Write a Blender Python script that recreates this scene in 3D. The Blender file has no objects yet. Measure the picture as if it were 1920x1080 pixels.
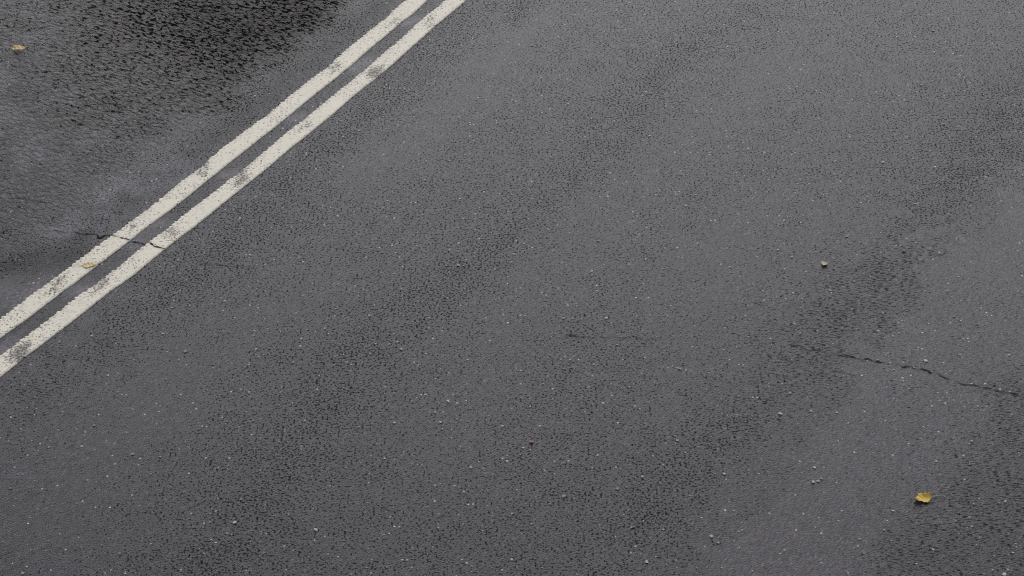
import bpy, math, random
import numpy as np
from mathutils import Vector

random.seed(7)
rng = np.random.default_rng(7)
S = bpy.context.scene
COL = S.collection

# ------------------------------------------------------------------ camera
CAM_H = 7.2                      # a footbridge above the road
PITCH = math.radians(35.0)
F_PX = 4199.0                    # focal length in pixels of a 1920 wide frame
cam_d = bpy.data.cameras.new('camera')
cam = bpy.data.objects.new('camera', cam_d)
COL.objects.link(cam)
cam.location = (0, 0, CAM_H)
cam.rotation_euler = (math.radians(90) - PITCH, 0, 0)
cam_d.sensor_width = 36.0
cam_d.lens = 36.0 * F_PX / 1920.0
cam_d.clip_start = 0.1
cam_d.clip_end = 2000
S.camera = cam

# ------------------------------------------------------------------ light: overcast day, brighter sky ahead
SUN_ELEV = math.radians(40)
SUN_AZ = math.radians(3)        # from +Y (straight ahead), clockwise positive
W = bpy.data.worlds.new('World')
S.world = W
W.use_nodes = True
nt = W.node_tree
nt.nodes.clear()
sky = nt.nodes.new('ShaderNodeTexSky')
sky.sky_type = 'NISHITA'
sky.sun_disc = False
sky.sun_elevation = SUN_ELEV
sky.sun_rotation = SUN_AZ
sky.air_density = 1.0
sky.dust_density = 1.0
hs = nt.nodes.new('ShaderNodeHueSaturation')
hs.inputs['Saturation'].default_value = 0.40
bg = nt.nodes.new('ShaderNodeBackground')
bg.inputs['Strength'].default_value = 0.11
wo = nt.nodes.new('ShaderNodeOutputWorld')
nt.links.new(sky.outputs[0], hs.inputs['Color'])
nt.links.new(hs.outputs[0], bg.inputs['Color'])
nt.links.new(bg.outputs[0], wo.inputs['Surface'])

sun_d = bpy.data.lights.new('sun', 'SUN')
sun_d.energy = 1.1
sun_d.angle = math.radians(56)
sun_d.color = (1.0, 0.992, 0.988)
sun = bpy.data.objects.new('sun', sun_d)
COL.objects.link(sun)
sd = Vector((math.sin(SUN_AZ) * math.cos(SUN_ELEV), math.cos(SUN_AZ) * math.cos(SUN_ELEV), math.sin(SUN_ELEV)))
sun.rotation_euler = sd.to_track_quat('Z', 'Y').to_euler()
sun.location = sd * 60

S.view_settings.view_transform = 'Standard'
S.view_settings.look = 'None'
S.view_settings.exposure = 0.46
S.view_settings.gamma = 1.0
S.view_settings.use_curve_mapping = False
S.cycles.use_denoising = False
S.render.film_transparent = False
S.cycles.pixel_filter_type = 'BLACKMAN_HARRIS'
S.cycles.filter_width = 1.1

# ------------------------------------------------------------------ road coordinates
K = CAM_H / 7.7
CEN = np.array([-58.41 * K, 44.293 * K])       # centre of the bend
R_LINES = (64.80 * K, 64.936 * K, 65.051 * K, 65.184 * K)   # edges of the two lines
R0 = R_LINES[1] * 0.5 + R_LINES[2] * 0.5


def ground(u, v):
    """point of the road seen at a place of the photograph (1920 x 1080)"""
    x = (u - 960) / F_PX
    y = (540 - v) / F_PX
    s, c = math.sin(PITCH), math.cos(PITCH)
    t = CAM_H / (s - y * c)
    return np.array([x * t, (c + y * s) * t])


def to_road(p):
    d = np.asarray(p) - CEN
    r = np.hypot(d[..., 0], d[..., 1])
    a = np.arctan2(d[..., 1], d[..., 0])
    return np.stack([(a - A0) * R0, r - R0], -1)


A0 = 0.0
A0 = math.atan2(*(ground(470, 260) - CEN)[::-1])


def from_road(s, t):
    a = A0 + s / R0
    r = R0 + t
    return CEN[0] + r * np.cos(a), CEN[1] + r * np.sin(a)


# ------------------------------------------------------------------ helpers
def link(name, me, parent=None):
    o = bpy.data.objects.new(name, me)
    COL.objects.link(o)
    if parent is not None:
        o.parent = parent
    return o


def tag(o, label=None, cat=None, group=None, kind=None):
    if label:
        o['label'] = label
    if cat:
        o['category'] = cat
    if group:
        o['group'] = group
    if kind:
        o['kind'] = kind
    return o


def mesh_np(name, verts, faces, mat=None, smooth=True):
    me = bpy.data.meshes.new(name)
    verts = np.asarray(verts, dtype=np.float32)
    faces = np.asarray(faces, dtype=np.int32)
    n = len(faces)
    k = faces.shape[1]
    me.vertices.add(len(verts))
    me.vertices.foreach_set('co', verts.ravel())
    me.loops.add(n * k)
    me.loops.foreach_set('vertex_index', faces.ravel())
    me.polygons.add(n)
    me.polygons.foreach_set('loop_start', np.arange(0, n * k, k, dtype=np.int32))
    me.polygons.foreach_set('use_smooth', np.full(n, smooth))
    me.update(calc_edges=True)
    if mat:
        me.materials.append(mat)
    return me


def grid_faces(nu, nv):
    i, j = np.meshgrid(np.arange(nu - 1), np.arange(nv - 1), indexing='ij')
    a = (i * nv + j).ravel()
    return np.stack([a, a + 1, a + nv + 1, a + nv], -1)      # flipped below where needed


def attr(me, name, vals):
    a = me.attributes.new(name, 'FLOAT', 'POINT')
    a.data.foreach_set('value', np.asarray(vals, dtype=np.float32).ravel())


class N:
    """small node-building helper"""

    def __init__(self, name):
        self.m = bpy.data.materials.new(name)
        self.m.use_nodes = True
        self.t = self.m.node_tree
        self.b = self.t.nodes['Principled BSDF']
        self.out = self.t.nodes['Material Output']

    def new(self, typ, ins=None, **kw):
        n = self.t.nodes.new(typ)
        for k, v in kw.items():
            setattr(n, k, v)
        for k, v in (ins or {}).items():
            self.set(n.inputs[k], v)
        return n

    def set(self, sock, v):
        if isinstance(v, bpy.types.NodeSocket):
            self.t.links.new(v, sock)
        else:
            sock.default_value = v

    def math(self, op, a, b=0.0, c=None, clamp=False):
        n = self.t.nodes.new('ShaderNodeMath')
        n.operation = op
        n.use_clamp = clamp
        self.set(n.inputs[0], a)
        self.set(n.inputs[1], b)
        if c is not None:
            self.set(n.inputs[2], c)
        return n.outputs[0]

    def ramp(self, v, a, b, lo=0.0, hi=1.0):
        n = self.new('ShaderNodeMapRange', interpolation_type='SMOOTHSTEP')
        for k, x in zip(('Value', 'From Min', 'From Max', 'To Min', 'To Max'), (v, a, b, lo, hi)):
            self.set(n.inputs[k], x)
        return n.outputs[0]

    def mix(self, f, a, b):
        n = self.new('ShaderNodeMix', data_type='RGBA')
        self.set(n.inputs[0], f)
        self.set(n.inputs[6], a)
        self.set(n.inputs[7], b)
        return n.outputs[2]

    def mixf(self, f, a, b):
        n = self.new('ShaderNodeMix', data_type='FLOAT')
        self.set(n.inputs[0], f)
        self.set(n.inputs[2], a)
        self.set(n.inputs[3], b)
        return n.outputs[0]

    def attr(self, name):
        return self.new('ShaderNodeAttribute', attribute_name=name).outputs['Fac']

    def pos(self):
        return self.new('ShaderNodeNewGeometry').outputs['Position']

    def mapping(self, vec, rot=0.0, scale=(1, 1, 1), kind='POINT'):
        n = self.new('ShaderNodeMapping', vector_type=kind)
        self.set(n.inputs['Vector'], vec)
        n.inputs['Rotation'].default_value = (0, 0, rot)
        n.inputs['Scale'].default_value = scale
        return n.outputs[0]

    def noise(self, vec, scale, detail=2.0, rough=0.5, dist=0.0, dims='2D'):
        n = self.new('ShaderNodeTexNoise', noise_dimensions=dims)
        self.set(n.inputs['Vector'], vec)
        n.inputs['Scale'].default_value = scale
        n.inputs['Detail'].default_value = detail
        n.inputs['Roughness'].default_value = rough
        n.inputs['Distortion'].default_value = dist
        return n.outputs['Fac']

    def vor(self, vec, scale, rnd=1.0, feature='F1'):
        n = self.new('ShaderNodeTexVoronoi', voronoi_dimensions='2D', feature=feature)
        self.set(n.inputs['Vector'], vec)
        n.inputs['Scale'].default_value = scale
        n.inputs['Randomness'].default_value = rnd
        return n

    def bump(self, h, dist, strength=1.0, normal=None):
        n = self.new('ShaderNodeBump')
        self.set(n.inputs['Height'], h)
        self.set(n.inputs['Strength'], strength)
        n.inputs['Distance'].default_value = dist
        if normal is not None:
            self.set(n.inputs['Normal'], normal)
        return n.outputs[0]

    def rgb(self, c):
        return (c[0], c[1], c[2], 1.0)


# ------------------------------------------------------------------ asphalt
def asphalt_material():
    m = N('wet_asphalt')
    P = m.pos()
    pit_d = m.attr('pit')
    coarse = m.attr('coarse')
    streak = m.attr('streak')
    pale = m.attr('pale')
    darkening = m.attr('darkening')  # mask that darkens the colour, partly for a blocked sky reflection

    # the stones of the mix
    v1 = m.vor(P, 100.0)
    stone_h = m.ramp(v1.outputs['Distance'], 0.0, 0.75, 1.0, 0.0)
    sep = m.new('ShaderNodeSeparateColor', {'Color': v1.outputs['Color']})
    rnd, rnd2 = sep.outputs[0], sep.outputs[1]

    # open bitumen pores between them, their self-shadow painted in as near-black
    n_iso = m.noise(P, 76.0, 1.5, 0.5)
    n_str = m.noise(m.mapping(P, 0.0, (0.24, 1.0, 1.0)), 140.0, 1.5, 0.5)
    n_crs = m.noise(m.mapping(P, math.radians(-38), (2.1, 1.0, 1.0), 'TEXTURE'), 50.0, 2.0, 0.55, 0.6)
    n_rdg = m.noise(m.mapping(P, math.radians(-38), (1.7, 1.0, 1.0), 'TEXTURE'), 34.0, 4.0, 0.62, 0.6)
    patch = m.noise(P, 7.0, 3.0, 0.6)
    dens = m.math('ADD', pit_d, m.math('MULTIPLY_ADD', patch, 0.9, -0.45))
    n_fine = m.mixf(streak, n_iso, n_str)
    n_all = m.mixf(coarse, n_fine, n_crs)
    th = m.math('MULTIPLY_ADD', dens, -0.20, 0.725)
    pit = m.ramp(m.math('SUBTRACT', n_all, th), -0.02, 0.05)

    grain = m.noise(P, 330.0, 1.0, 0.5)
    blot = m.noise(P, 2.2, 4.0, 0.6)
    tone = m.math('MULTIPLY_ADD', m.math('POWER', rnd, 2.0), 1.5, 0.5)
    tone = m.math('MULTIPLY', tone, m.math('MULTIPLY_ADD', blot, 0.5, 0.75))
    tone = m.math('MULTIPLY', tone, m.math('MULTIPLY_ADD', grain, 0.5, 0.75))
    tone = m.math('MULTIPLY', tone, m.math('MULTIPLY_ADD', pale, 3.0, 1.0))
    tone = m.math('MULTIPLY', tone, m.math('MULTIPLY_ADD', darkening, -0.55, 1.0))
    warm = m.mix(m.math('MULTIPLY', m.ramp(rnd2, 0.86, 0.97), m.math('MULTIPLY_ADD', coarse, -1.0, 1.0)), m.rgb((0.0220, 0.0184, 0.0240)), m.rgb((0.036, 0.026, 0.024)))
    base = m.new('ShaderNodeVectorMath', {0: warm, 1: m.new('ShaderNodeCombineXYZ', {0: tone, 1: tone, 2: tone}).outputs[0]}, operation='MULTIPLY').outputs[0]

    # scattered pale stones in the surface
    v2 = m.vor(P, 42.0)
    s2 = m.new('ShaderNodeSeparateColor', {'Color': v2.outputs['Color']})
    rad = m.math('MULTIPLY_ADD', m.math('POWER', s2.outputs[1], 2.0), 0.19, 0.07)
    ins = m.ramp(m.math('SUBTRACT', v2.outputs['Distance'], rad), -0.04, 0.04, 1.0, 0.0)
    chip = m.math('MULTIPLY', ins, m.ramp(s2.outputs[0], 0.89, 0.97))
    chipcol = m.mix(s2.outputs[2], m.rgb((0.20, 0.195, 0.20)), m.rgb((0.46, 0.44, 0.40)))
    base = m.mix(pit, base, m.rgb((0.0085, 0.0080, 0.0095)))  # pore colour carries the shade inside the pits
    base = m.mix(m.math('MULTIPLY', chip, m.math('MULTIPLY_ADD', coarse, -0.8, 1.0)), base, chipcol)
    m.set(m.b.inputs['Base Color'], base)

    # the water film: glossier where it fills the surface
    ro = m.math('MULTIPLY_ADD', pit, 0.12, 0.36)
    ro = m.math('MULTIPLY_ADD', pale, 0.12, ro)
    ro = m.math('MULTIPLY_ADD', coarse, -0.18, ro)
    m.set(m.b.inputs['Roughness'], ro)
    m.b.inputs['IOR'].default_value = 1.38
    m.set(m.b.inputs['Specular IOR Level'], m.math('MULTIPLY_ADD', pit, -0.215, m.math('MULTIPLY', m.math('MULTIPLY_ADD', darkening, -0.16, m.math('MULTIPLY_ADD', pale, 0.22, m.math('MULTIPLY_ADD', coarse, -0.05, 0.29))), m.math('MULTIPLY_ADD', m.math('MULTIPLY', rnd2, grain), 0.9, 0.78))))

    h = m.math('MULTIPLY_ADD', pit, -1.6, m.math('MULTIPLY', stone_h, 0.35))
    h = m.math('MULTIPLY_ADD', m.math('MULTIPLY', n_rdg, coarse), 8.5, h)
    h = m.math('MULTIPLY_ADD', grain, 0.12, h)
    m.set(m.b.inputs['Normal'], m.bump(h, 0.0035, m.math('MULTIPLY_ADD', coarse, 0.25, 0.75)))
    return m.m


def paint_material():
    m = N('white_road_paint')
    P = m.pos()
    dirt = m.attr('dirt')
    edge = m.attr('edge')
    n1 = m.noise(P, 75.0, 2.0, 0.55)
    n2 = m.noise(P, 26.0, 4.0, 0.6)
    n3 = m.noise(P, 5.0, 3.0, 0.6)
    n_e = m.noise(P, 55.0, 1.0, 0.5)
    col = m.mix(n3, m.rgb((0.61, 0.545, 0.43)), m.rgb((0.69, 0.625, 0.495)))
    col = m.mix(m.ramp(n2, 0.52, 0.72), col, m.rgb((0.53, 0.485, 0.41)))
    # pinholes where the asphalt grins through
    v = m.vor(P, 40.0)
    sc = m.new('ShaderNodeSeparateColor', {'Color': v.outputs['Color']})
    hole = m.math('MULTIPLY', m.ramp(v.outputs['Distance'], 0.17, 0.28, 1.0, 0.0), m.ramp(sc.outputs[0], 0.60, 0.68))
    hole = m.math('MULTIPLY', hole, m.math('MULTIPLY_ADD', sc.outputs[1], 0.7, 0.15))
    hole = m.math('MULTIPLY', hole, m.ramp(m.noise(P, 9.0, 2.0, 0.6), 0.36, 0.62, 0.25, 1.0))
    col = m.mix(hole, col, m.rgb((0.10, 0.092, 0.082)))
    soil = m.ramp(m.math('ADD', m.math('MULTIPLY', n2, 0.5), m.math('MULTIPLY_ADD', dirt, 0.70, m.math('MULTIPLY', n1, 0.35))), 0.56, 0.82)
    col = m.mix(m.math('MULTIPLY', soil, 0.7), col, m.rgb((0.20, 0.16, 0.125)))
    worn = m.ramp(m.math('MULTIPLY_ADD', dirt, 0.32, n1), 0.69, 0.74)
    col = m.mix(worn, col, m.rgb((0.05, 0.047, 0.045)))
    lip = m.math('MULTIPLY', m.ramp(n_e, 0.50, 0.60), edge)
    col = m.mix(m.math('MULTIPLY', lip, 0.7), col, m.rgb((0.20, 0.18, 0.18)))
    m.set(m.b.inputs['Base Color'], col)
    m.b.inputs['Roughness'].default_value = 0.5
    m.b.inputs['IOR'].default_value = 1.38
    h = m.math('MULTIPLY_ADD', hole, -1.2, m.math('MULTIPLY', n1, 0.8))
    h = m.math('MULTIPLY_ADD', worn, -1.2, h)
    m.set(m.b.inputs['Normal'], m.bump(h, 0.002, 0.7))
    return m.m


def plain(name, c1, c2, scale, rough=0.6, bump=0.001):
    m = N(name)
    P = m.new('ShaderNodeTexCoord').outputs['Object']
    n1 = m.noise(P, scale, 3.0, 0.6, dims='3D')
    m.set(m.b.inputs['Base Color'], m.mix(m.ramp(n1, 0.3, 0.7), m.rgb(c1), m.rgb(c2)))
    m.b.inputs['Roughness'].default_value = rough
    m.set(m.b.inputs['Normal'], m.bump(n1, bump, 0.6))
    return m.m


MAT_ASPHALT = asphalt_material()
MAT_PAINT = paint_material()

# ------------------------------------------------------------------ road surface
corners = np.array([to_road(ground(u, v)) for u in (-60, 960, 1980) for v in (-60, 540, 1140)])
s_lo, s_hi = corners[:, 0].min() - 0.3, corners[:, 0].max() + 0.3
t_lo, t_hi = corners[:, 1].min() - 0.3, corners[:, 1].max() + 0.3
step = 0.022
s_in = np.arange(s_lo, s_hi, step)
t_in = np.arange(t_lo, t_hi, step)
s_ax = np.concatenate([s_lo - np.array([60, 40, 25, 15, 9, 5, 3, 1.5, 0.6]), s_in, s_hi + np.array([0.6, 1.5, 3, 5, 9, 15, 25, 40, 60])])
t_left, t_right = min(t_lo - 1.0, -4.6), max(t_hi + 1.0, 4.6)
t_ax = np.concatenate([np.linspace(t_left, t_lo, 6)[:-1], t_in, np.linspace(t_hi, t_right, 6)])
SS, TT = np.meshgrid(s_ax, t_ax, indexing='ij')
X, Y = from_road(SS, TT)


def value_noise(cell, seed):
    g = np.random.default_rng(seed).normal(0, 1, (400, 400))
    i, j = (SS / cell + 100) % 398, (TT / cell + 100) % 398
    i0, j0 = i.astype(int), j.astype(int)
    fi, fj = i - i0, j - j0
    fi, fj = fi * fi * (3 - 2 * fi), fj * fj * (3 - 2 * fj)
    return (g[i0, j0] * (1 - fi) + g[i0 + 1, j0] * fi) * (1 - fj) + (g[i0, j0 + 1] * (1 - fi) + g[i0 + 1, j0 + 1] * fi) * fj


WARP = 1.0 + 0.17 * value_noise(0.30, 1) + 0.16 * value_noise(0.12, 2) + 0.14 * value_noise(0.05, 3)


def stroke(pts, w, along=2.0):
    """soft-edged mark on the road through places of the photograph, w metres half wide"""
    q = [to_road(ground(*p)) for p in pts]
    d = np.full(SS.shape, 1e9)
    for a, b in zip(q[:-1], q[1:]):
        ab = b - a
        L = ab @ ab + 1e-9
        k = np.clip(((SS - a[0]) * ab[0] + (TT - a[1]) * ab[1]) / L, 0, 1)
        d = np.minimum(d, np.hypot(SS - a[0] - k * ab[0], TT - a[1] - k * ab[1]))
    return np.exp(-(d / w * np.clip(WARP, 0.3, 2.0)) ** 2)


def blend(f, mask, val):
    return f + (val - f) * mask


t_l, t_r = R_LINES[0] - R0, R_LINES[3] - R0
left = 1.0 / (1.0 + np.exp((TT - (t_l - 0.34) - 0.10 * value_noise(0.25, 9)) / 0.09))        # the far lane
strip = np.exp(-((TT - (t_l - 0.10)) / 0.13) ** 2)
gap = ((TT > R_LINES[1] - R0) & (TT < R_LINES[2] - R0)).astype(float)

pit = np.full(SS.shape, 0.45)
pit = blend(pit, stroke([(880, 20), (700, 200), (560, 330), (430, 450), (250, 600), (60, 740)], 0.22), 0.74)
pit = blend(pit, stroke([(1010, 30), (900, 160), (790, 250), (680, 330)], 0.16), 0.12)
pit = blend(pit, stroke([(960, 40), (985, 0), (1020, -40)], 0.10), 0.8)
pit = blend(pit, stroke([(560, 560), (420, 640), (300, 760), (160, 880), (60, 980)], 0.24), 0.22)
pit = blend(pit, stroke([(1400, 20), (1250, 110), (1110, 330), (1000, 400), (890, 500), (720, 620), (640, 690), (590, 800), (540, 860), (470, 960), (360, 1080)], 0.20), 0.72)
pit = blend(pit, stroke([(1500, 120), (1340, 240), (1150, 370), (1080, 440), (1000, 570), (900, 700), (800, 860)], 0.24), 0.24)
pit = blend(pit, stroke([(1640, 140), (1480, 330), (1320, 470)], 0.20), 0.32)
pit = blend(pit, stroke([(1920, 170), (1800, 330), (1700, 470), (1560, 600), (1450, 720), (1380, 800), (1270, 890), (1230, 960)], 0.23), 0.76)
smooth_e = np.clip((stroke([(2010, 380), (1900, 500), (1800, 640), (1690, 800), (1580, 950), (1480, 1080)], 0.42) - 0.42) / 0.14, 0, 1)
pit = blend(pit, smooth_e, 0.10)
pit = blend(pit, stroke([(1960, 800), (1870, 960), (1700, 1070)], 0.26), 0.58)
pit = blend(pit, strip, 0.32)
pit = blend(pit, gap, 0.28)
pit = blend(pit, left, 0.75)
pit = blend(pit, stroke([(600, -60), (540, 60), (440, 90), (330, 30)], 0.62) * left, 1.02)  # denser dark pores, imitating the dark tree reflection in this corner
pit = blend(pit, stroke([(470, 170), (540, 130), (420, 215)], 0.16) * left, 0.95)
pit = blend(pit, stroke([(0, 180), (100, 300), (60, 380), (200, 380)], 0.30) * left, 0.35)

coarse = left * 0.6
coarse = blend(coarse, stroke([(620, -60), (480, 60), (330, 90), (250, 30), (200, 150), (400, 190)], 0.55) * left, 1.0)
coarse = blend(coarse, stroke([(0, 560), (120, 460), (260, 370)], 0.35) * left, 0.35)
coarse *= np.clip(1 - strip * 1.3, 0, 1)

streak = np.clip((X - 0.4) / 1.6, 0, 1) * np.clip((ground(960, 330)[1] - Y) / 1.2, 0, 1)
streak = np.maximum(streak, stroke([(80, 600), (100, 800), (60, 1000)], 0.5) * 0.5)

CLOUD = np.clip(0.55 + 0.45 * value_noise(0.16, 21) + 0.35 * value_noise(0.06, 22), 0, 1.3)
pale = stroke([(350, 315), (260, 350), (150, 425), (230, 420)], 0.20) * 0.75 * CLOUD
pale = np.maximum(pale, stroke([(0, 548), (35, 552), (75, 540)], 0.10) * 0.7)
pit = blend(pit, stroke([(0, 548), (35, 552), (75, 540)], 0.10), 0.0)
coarse *= 1 - stroke([(0, 548), (35, 552), (75, 540)], 0.12)
pale = np.maximum(pale, stroke([(20, 40), (20, 200), (80, 280)], 0.45) * 0.4 * CLOUD)
pale = np.maximum(pale, stroke([(120, 180), (250, 200), (170, 260)], 0.4) * 0.4 * CLOUD)

pale = np.maximum(pale, smooth_e * 0.10)
darkening = stroke([(600, -60), (540, 40), (470, 70), (380, 0)], 0.5) * 0.9 * left  # dark reflection of trees painted into the road colour and gloss
darkening = np.maximum(darkening, np.exp(-((TT - (t_l - 0.13)) / 0.15) ** 2) * 0.62)  # only a darker tone: beside the line, then lane, gap and patch
darkening = np.maximum(darkening, left * 0.18)
darkening = np.maximum(darkening, gap * 0.28)
darkening = np.maximum(darkening, stroke([(20, 500), (70, 490), (150, 470)], 0.17) * 0.85)
# grime and water dragged across the gap between the lines at every joint of the paint
JOINTS_R = [(803, 45), (694, 134), (578, 232), (455, 330), (322, 434), (195, 540), (40, 660)]
JOINTS_L = [(745, 40), (628, 131), (515, 222), (392, 319), (250, 424), (105, 540)]
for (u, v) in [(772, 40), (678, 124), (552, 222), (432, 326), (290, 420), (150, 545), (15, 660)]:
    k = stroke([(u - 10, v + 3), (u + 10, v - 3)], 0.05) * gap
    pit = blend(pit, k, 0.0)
    pale = np.maximum(pale, k * 0.55)
    darkening = darkening * (1 - k)

Z = np.zeros_like(X)
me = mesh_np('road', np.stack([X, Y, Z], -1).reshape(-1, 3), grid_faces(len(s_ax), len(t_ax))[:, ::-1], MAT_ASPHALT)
for nm, a in (('pit', pit), ('coarse', coarse), ('streak', streak), ('pale', pale), ('darkening', darkening)):
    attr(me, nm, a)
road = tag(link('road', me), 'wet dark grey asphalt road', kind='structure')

# verge beyond the road, one large sheet a little lower
MAT_GROUND = plain('verge_soil', (0.045, 0.05, 0.028), (0.075, 0.066, 0.045), 3.0, 0.9, 0.02)
gv = [(-600, -600, -0.12), (600, -600, -0.12), (600, 600, -0.12), (-600, 600, -0.12)]
tag(link('ground', mesh_np('ground', gv, [(0, 1, 2, 3)], MAT_GROUND)), 'grassy verge ground beside the road', kind='structure')


# ------------------------------------------------------------------ the double white line
def smooth_noise(n, k):
    x = rng.normal(0, 1, n + 8 * k)
    ker = np.hanning(2 * k + 1)
    return np.convolve(x, ker / np.sqrt((ker ** 2).sum()), 'same')[4 * k:4 * k + n]


def road_line(r_in, r_out, joints, label, lip_in, lip_out, grime):
    ds = 0.006
    s = np.arange(s_lo - 0.2, s_hi + 0.2, ds)
    n = len(s)
    wav = np.sin(s * 2 * math.pi / 0.034 + smooth_noise(n, 20) * 1.2)
    a = r_in - R0 + 0.0036 * lip_in * wav + 0.0030 * smooth_noise(n, 2) * lip_in + 0.004 * smooth_noise(n, 45)
    b = r_out - R0 + 0.0030 * lip_out * smooth_noise(n, 2) + 0.003 * smooth_noise(n, 45)
    J = [to_road(ground(*p)) for p in joints]
    for q in J:                                        # notches where the paint runs are joined
        k = np.exp(-((s - q[0]) / 0.05) ** 2)
        a = a + k * (0.010 * rng.uniform(0.2, 1.3))
        b = b - k * 0.004 * rng.uniform(-1, 1.5)
    m = 15
    w = np.linspace(0, 1, m)
    tt = a[:, None] + (b - a)[:, None] * w[None]
    ss = np.repeat(s[:, None], m, 1)
    z = np.full(tt.shape, 0.0045)
    z[:, 0] = z[:, -1] = 0.0
    tt[:, 1] = tt[:, 0] + 0.002
    tt[:, -2] = tt[:, -1] - 0.002
    x, y = from_road(ss, tt)
    z[:, 0] -= 0.002
    z[:, -1] -= 0.002
    dirt = np.zeros(tt.shape)
    for q in J:
        ang = 0.45
        du = (ss - q[0]) + ang * (tt - q[1])
        amp = rng.uniform(0.55, 1.0) * grime
        for _ in range(3):
            o1, o2 = rng.normal(0, 0.035), rng.normal(0, 0.03)
            dirt = np.maximum(dirt, amp * rng.uniform(0.6, 1) * np.exp(-((du - o1) / rng.uniform(0.03, 0.11)) ** 2 - ((tt - q[1] - o2) / rng.uniform(0.02, 0.06)) ** 2))
    dirt = np.maximum(dirt, 0.16 * (smooth_noise(n, 30)[:, None] > 1.0))
    edge = np.zeros(tt.shape)
    edge[:] = lip_in * np.exp(-((tt - a[:, None] - 0.014) / 0.009) ** 2)
    me = mesh_np('road_line', np.stack([x, y, z], -1).reshape(-1, 3), grid_faces(n, m)[:, ::-1], MAT_PAINT)
    attr(me, 'dirt', dirt)
    attr(me, 'edge', edge)
    return tag(link('road_line', me), label, 'road line', 'double white centre line')


road_line(R_LINES[0], R_LINES[1], JOINTS_L, 'white painted road line with a small tan leaf lying on it', 1.0, 0.25, 0.62)
road_line(R_LINES[2], R_LINES[3], JOINTS_R, 'white painted road line beside the wide right lane, blotched with brown grime', 1.0, 0.3, 0.95)


# ------------------------------------------------------------------ cracks, part of the road
def crack_material():
    m = N('crack_dark')
    P = m.pos()
    m.set(m.b.inputs['Base Color'], m.mix(m.noise(P, 90.0), m.rgb((0.006, 0.006, 0.006)), m.rgb((0.022, 0.021, 0.02))))
    m.b.inputs['Roughness'].default_value = 0.9
    m.b.inputs['Specular IOR Level'].default_value = 0.1
    return m.m


MAT_CRACK = crack_material()


def crack(pts, w, z=0.0030, wob=0.015):
    """a ragged open crack: a ribbon of uneven width, thinning out at its ends"""
    q = np.array([ground(*p) for p in pts])
    seg = np.concatenate([[0], np.cumsum(np.hypot(*np.diff(q, axis=0).T))])
    n = max(12, int(seg[-1] / 0.006))
    l = np.linspace(0, seg[-1], n)
    x = np.interp(l, seg, q[:, 0]) + smooth_noise(n, 5) * wob * 0.4
    y = np.interp(l, seg, q[:, 1]) + smooth_noise(n, 6) * wob * 0.5
    ww = w * 0.62 * np.clip(0.62 + 0.28 * smooth_noise(n, 4), 0.2, 1.3) * np.clip(np.minimum(l, seg[-1] - l) / (0.12 * seg[-1]), 0.1, 1)
    tx, ty = np.gradient(x), np.gradient(y)
    L = np.hypot(tx, ty) + 1e-9
    nx, ny = -ty / L, tx / L
    va = np.stack([x + nx * ww, y + ny * ww, np.full(n, z)], -1)
    vb = np.stack([x - nx * ww, y - ny * ww, np.full(n, z)], -1)
    v = np.stack([va, vb], 1).reshape(-1, 3)
    link('crack', mesh_np('crack', v, grid_faces(n, 2)[:, ::-1], MAT_CRACK, False), road)


crack([(104, 430), (114, 434), (126, 435)], 0.006)
crack([(140, 437), (160, 440), (176, 441), (186, 443), (205, 441), (214, 444)], 0.012)
crack([(206, 441.5), (214, 443.5), (222, 445.5), (231, 448), (239, 450), (245, 452)], 0.009, 0.0075, 0.002)
crack([(245, 452), (255, 454), (268, 456), (280, 459)], 0.009)
crack([(279, 455), (284, 459), (290, 464), (298, 465), (306, 467), (312, 469)], 0.009, 0.0075, 0.002)
crack([(283, 458), (290, 459), (296, 464)], 0.003, 0.0075, 0.001)
crack([(1055, 627), (1080, 629), (1112, 631)], 0.0045)
crack([(1112, 631), (1150, 633), (1200, 634), (1240, 634)], 0.0036)
crack([(1480, 648), (1500, 652), (1515, 656), (1542, 657)], 0.005)
crack([(1560, 660), (1585, 666), (1598, 669), (1614, 673), (1636, 675), (1650, 680), (1664, 682), (1682, 681)], 0.0055)
crack([(1680, 684), (1700, 689), (1716, 694), (1728, 693), (1745, 697), (1762, 704), (1776, 709), (1784, 713)], 0.006)
crack([(1784, 713), (1800, 717), (1830, 722), (1850, 728), (1875, 735), (1920, 742), (1960, 746)], 0.0055)
crack([(1588, 703), (1605, 706), (1602, 702), (1560, 696)], 0.003)
crack([(365, 495), (395, 497), (430, 498), (470, 502)], 0.004)
crack([(20, 370), (50, 374), (95, 379)], 0.004)


# ------------------------------------------------------------------ fallen leaves
def leaf_material(name, c1, c2, c3):
    m = N(name)
    P = m.new('ShaderNodeTexCoord').outputs['Object']
    n1 = m.noise(P, 45.0, 3.0, 0.6, dims='3D')
    n2 = m.noise(P, 140.0, 2.0, 0.6, dims='3D')
    col = m.mix(m.ramp(n1, 0.38, 0.62), m.rgb(c1), m.rgb(c2))
    col = m.mix(m.ramp(n2, 0.58, 0.72), col, m.rgb(c3))
    m.set(m.b.inputs['Base Color'], col)
    m.b.inputs['Roughness'].default_value = 0.5
    m.set(m.b.inputs['Normal'], m.bump(n2, 0.001, 0.5))
    return m.m


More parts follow.
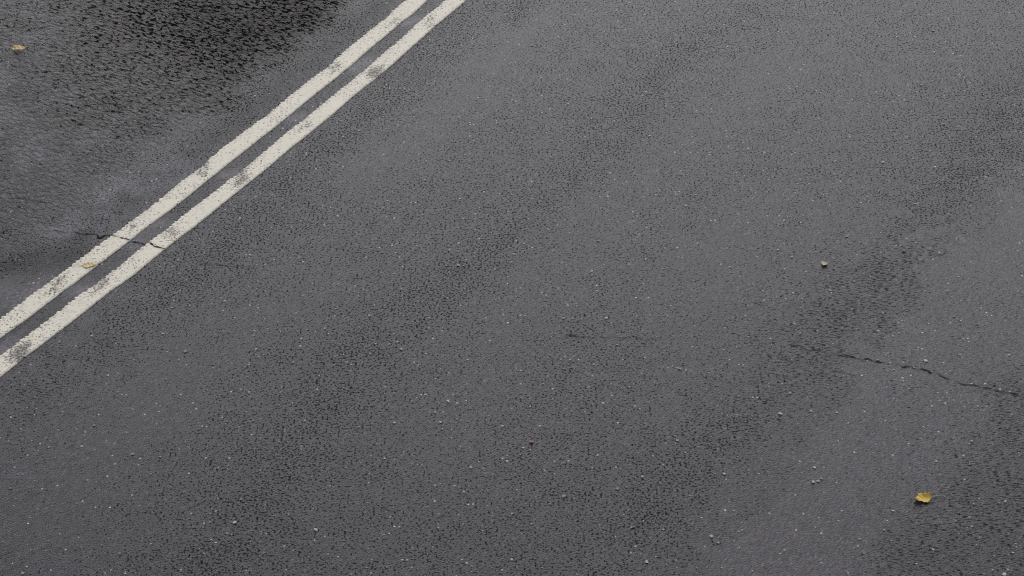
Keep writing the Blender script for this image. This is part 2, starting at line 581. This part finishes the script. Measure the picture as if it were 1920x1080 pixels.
def leaf(name, uv, length, width, heading, mat, label, stalk=0.05, lobes=0.0, curl=0.012, lift=0.0045, seed=1, tilt=0.0, stalk_bend=0.2):
    """a fallen leaf: blade with midrib fold, toothed outline and curled edges; the stalk is a part"""
    r = np.random.default_rng(seed)
    nu, nv = 25, 13
    v = np.zeros((nu, nv, 3))
    ph = r.uniform(0, 6.28, 3)
    for i in range(nu):
        a = i / (nu - 1)
        prof = (math.sin(math.pi * a ** 0.8)) ** 0.62 * (1 - 0.22 * a)
        side = [1 + lobes * math.sin(a * 10 + ph[0] + q * 2.3) + 0.07 * math.sin(a * 37 + ph[1] + q) for q in (0, 1)]
        for j in range(nv):
            b = j / (nv - 1) * 2 - 1
            h = width * 0.5 * prof * side[j > nv // 2] * b * (1 + 0.10 * b * math.sin(a * 7 + ph[2]))
            z = curl * (abs(b) ** 2.2) * (0.5 + 0.5 * math.sin(a * 5 + ph[0] + b)) + 0.10 * abs(h) \
                + curl * 0.8 * (2 * a - 1) ** 4 + 0.0015 * math.sin(a * 23 + b * 5)
            v[i, j] = (a * length, h, z + lift + tilt * h)
    f = grid_faces(nu, nv)[:, ::-1]
    o = link(name, mesh_np(name, v.reshape(-1, 3), f[:, ::-1], mat))
    sol = o.modifiers.new('thickness', 'SOLIDIFY')
    sol.thickness = 0.0007
    p = ground(*uv)
    c, s = math.cos(heading), math.sin(heading)
    o.location = (p[0] - c * length / 2, p[1] - s * length / 2, 0.0)
    o.rotation_euler = (0, 0, heading)
    tag(o, label, 'leaf', 'fallen leaves on the road')
    if stalk:
        n, k = 12, 6
        vs = []
        for i in range(n):
            a = i / (n - 1)
            cx, cy, cz = 0.004 - a * stalk, stalk_bend * stalk * a * a, lift + 0.0012 + 0.004 * math.sin(a * 3.1)
            rad = 0.0019 * (1 - 0.4 * a) + (0.0008 if i == n - 1 else 0)
            for q in range(k):
                t = q / k * 2 * math.pi
                vs.append((cx, cy + rad * math.cos(t), cz + rad * math.sin(t)))
        fs = [(i * k + q, i * k + (q + 1) % k, (i + 1) * k + (q + 1) % k, (i + 1) * k + q) for i in range(n - 1) for q in range(k)]
        link('stalk', mesh_np('stalk', vs, fs, MAT_STALK), o)
    return o


MAT_STALK = plain('leaf_stalk', (0.26, 0.23, 0.16), (0.36, 0.31, 0.2), 60.0)
M_TAN = leaf_material('tan_leaf', (0.38, 0.23, 0.06), (0.46, 0.31, 0.09), (0.33, 0.18, 0.06))
M_OCH = leaf_material('ochre_leaf', (0.52, 0.36, 0.13), (0.58, 0.43, 0.19), (0.42, 0.27, 0.10))
M_YEL = leaf_material('yellow_leaf', (0.64, 0.37, 0.025), (0.54, 0.36, 0.03), (0.52, 0.24, 0.06))
M_BUF = leaf_material('buff_leaf', (0.58, 0.51, 0.30), (0.50, 0.43, 0.24), (0.34, 0.21, 0.13))
M_BRN = leaf_material('brown_leaf', (0.36, 0.23, 0.15), (0.42, 0.29, 0.20), (0.26, 0.15, 0.10))

leaf('fallen_leaf', (36, 94), 0.095, 0.075, math.radians(5), M_TAN, 'dry tan leaf lying alone on the rough dark asphalt left of the white lines', 0.03, 0.02, 0.008, 0.012, 3, 0.0)
leaf('fallen_leaf', (168, 499), 0.075, 0.055, math.radians(6), M_OCH, 'small flat ochre leaf stuck on a white painted line', 0.055, 0.03, 0.003, 0.0055, 5)
leaf('fallen_leaf', (1729, 937), 0.088, 0.070, math.radians(196), M_YEL, 'bright yellow leaf with a long thin stalk on dark grey asphalt', 0.080, 0.17, 0.012, 0.004, 8, 0.0, 0.1)
leaf('fallen_leaf', (1546, 496), 0.042, 0.044, math.radians(20), M_BUF, 'tiny round buff leaf curled up on the plain grey lane', 0.0, 0.10, 0.006, 0.004, 11)
leaf('fallen_leaf', (997, 829), 0.028, 0.022, math.radians(30), M_BRN, 'tiny reddish brown scrap of leaf on the grey lane', 0.0, 0.12, 0.004, 0.003, 12)
leaf('fallen_leaf', (1186, 989), 0.030, 0.009, math.radians(35), M_BUF, 'thin pale sliver of dead leaf on the grey lane', 0.0, 0.05, 0.004, 0.003, 13)


# ------------------------------------------------------------------ loose stone chips
def chip_mesh(seed, mat):
    r = np.random.default_rng(seed)
    import bmesh
    bm = bmesh.new()
    bmesh.ops.create_icosphere(bm, subdivisions=2, radius=1.0)
    cuts = [Vector(r.normal(0, 1, 3)).normalized() for _ in range(7)]
    lim = r.uniform(0.55, 0.85, 7)
    for vt in bm.verts:
        for c, l in zip(cuts, lim):
            d = vt.co.dot(c)
            if d > l:
                vt.co -= c * (d - l)
        vt.co.z *= 0.55
        vt.co.x *= 1.15
    me = bpy.data.meshes.new('stone_chip')
    bm.to_mesh(me)
    bm.free()
    me.materials.append(mat)
    return me


M_CHIP = plain('pale_stone', (0.50, 0.495, 0.47), (0.62, 0.61, 0.58), 2.0, 0.6, 0.05)
M_CHIP2 = plain('grey_stone', (0.32, 0.315, 0.305), (0.42, 0.41, 0.39), 2.0, 0.6, 0.05)
M_CHIPY = plain('yellowish_stone', (0.36, 0.31, 0.19), (0.44, 0.39, 0.26), 2.0, 0.6, 0.05)
CH = {'w': [chip_mesh(k, M_CHIP) for k in range(3)], 'g': [chip_mesh(k + 10, M_CHIP2) for k in range(3)], 'y': [chip_mesh(k + 20, M_CHIPY) for k in range(2)]}
LAB = {'w': 'small whitish stone chip lying on the wet grey asphalt', 'g': 'small light grey stone chip lying on the wet grey asphalt', 'y': 'small yellowish stone chip lying on the wet grey asphalt'}
chips = [
    (1137, 597, 6, 'w'), (1056, 597, 5, 'w'), (859, 498, 6, 'w'), (868, 499, 4, 'g'), (964, 477, 6, 'w'), (1069, 675, 5, 'w'), (1052, 675, 4, 'g'),
    (1113, 684, 5, 'w'), (1275, 692, 6, 'g'), (1057, 692, 4, 'g'), (1157, 647, 4, 'y'), (840, 753, 6, 'w'), (799, 664, 4, 'w'), (753, 655, 7, 'g'),
    (694, 664, 5, 'g'), (816, 774, 6, 'y'), (739, 793, 6, 'w'), (697, 795, 4, 'g'), (826, 792, 5, 'w'), (883, 877, 6, 'w'), (592, 994, 7, 'w'),
    (440, 980, 6, 'w'), (452, 937, 5, 'g'), (1463, 776, 7, 'w'), (1481, 738, 6, 'y'), (1655, 305, 6, 'w'), (1286, 386, 6, 'w'), (1121, 452, 6, 'g'),
    (1110, 517, 5, 'g'), (1459, 469, 5, 'w'), (1485, 482, 4, 'w'), (1588, 444, 6, 'g'), (1716, 383, 5, 'w'), (1735, 677, 7, 'w'), (1646, 675, 5, 'g'),
    (1802, 602, 5, 'w'), (1790, 594, 5, 'g'), (1686, 625, 4, 'w'), (1722, 652, 4, 'w'), (1676, 693, 4, 'w'), (1705, 729, 4, 'w'), (1521, 771, 5, 'w'),
    (1569, 774, 5, 'w'), (1525, 904, 7, 'w'), (1534, 903, 6, 'w'), (1541, 898, 5, 'g'), (1527, 877, 6, 'w'), (1516, 881, 4, 'y'), (1822, 828, 6, 'g'),
    (1884, 941, 5, 'w'), (1826, 945, 5, 'g'), (1674, 958, 5, 'w'), (1657, 994, 5, 'g'), (1612, 1011, 5, 'w'), (1270, 826, 5, 'w'), (1205, 894, 5, 'w'),
    (1057, 931, 7, 'g'), (1158, 917, 6, 'g'), (1213, 1054, 6, 'w'), (1334, 1006, 6, 'w'), (1346, 1018, 6, 'g'), (1376, 958, 5, 'w'), (1385, 997, 4, 'w'),
    (981, 840, 5, 'w'), (975, 853, 4, 'g'), (1120, 854, 5, 'w'), (1358, 889, 6, 'w'), (1341, 889, 4, 'g'), (347, 660, 6, 'y'), (305, 626, 5, 'w'),
    (248, 852, 7, 'g'), (300, 857, 5, 'y'), (176, 798, 5, 'g'), (20, 916, 6, 'y'), (43, 1075, 7, 'g'), (1883, 1078, 7, 'w'), (1800, 666, 5, 'g'),
    (1892, 666, 5, 'w'), (1503, 560, 4, 'w'), (1556, 545, 5, 'w'), (1776, 546, 5, 'g'), (1694, 470, 5, 'g'), (1917, 329, 6, 'w'), (1350, 239, 5, 'g'),
    (1224, 161, 5, 'g'), (1149, 157, 5, 'w'), (997, 85, 5, 'w'), (1155, 21, 4, 'w'), (1488, 61, 5, 'g'), (1526, 61, 4, 'w'), (1831, 38, 5, 'w'),
    (1721, 5, 5, 'g'), (1750, 58, 5, 'w'), (1645, 85, 5, 'g'), (1727, 160, 6, 'g'), (1739, 184, 5, 'w'), (1590, 168, 4, 'w'), (1844, 178, 4, 'w'),
    (1768, 233, 6, 'g'), (1218, 255, 5, 'w'), (793, 97, 5, 'w'), (721, 164, 4, 'w'), (785, 181, 4, 'w'), (773, 224, 5, 'g'), (801, 208, 4, 'g'), (678, 121, 4, 'w'),
]
protos = {}
for i, (u, v, d, c) in enumerate(chips):
    me = CH[c][i % len(CH[c])]
    if id(me) not in protos:
        o = link('stone_chip', me)
        protos[id(me)] = o
    else:
        o = protos[id(me)].copy()
        COL.objects.link(o)
    tag(o, LAB[c], 'stone chip', 'loose stone chips on the asphalt')
    p = ground(u, v)
    sc = d / 340.0 * 0.5 * random.uniform(0.85, 1.1)
    o.scale = (sc * 1.1, sc, sc)
    o.rotation_euler = (0, 0, random.uniform(0, 6.28))
    o.location = (p[0], p[1], sc * 0.25)
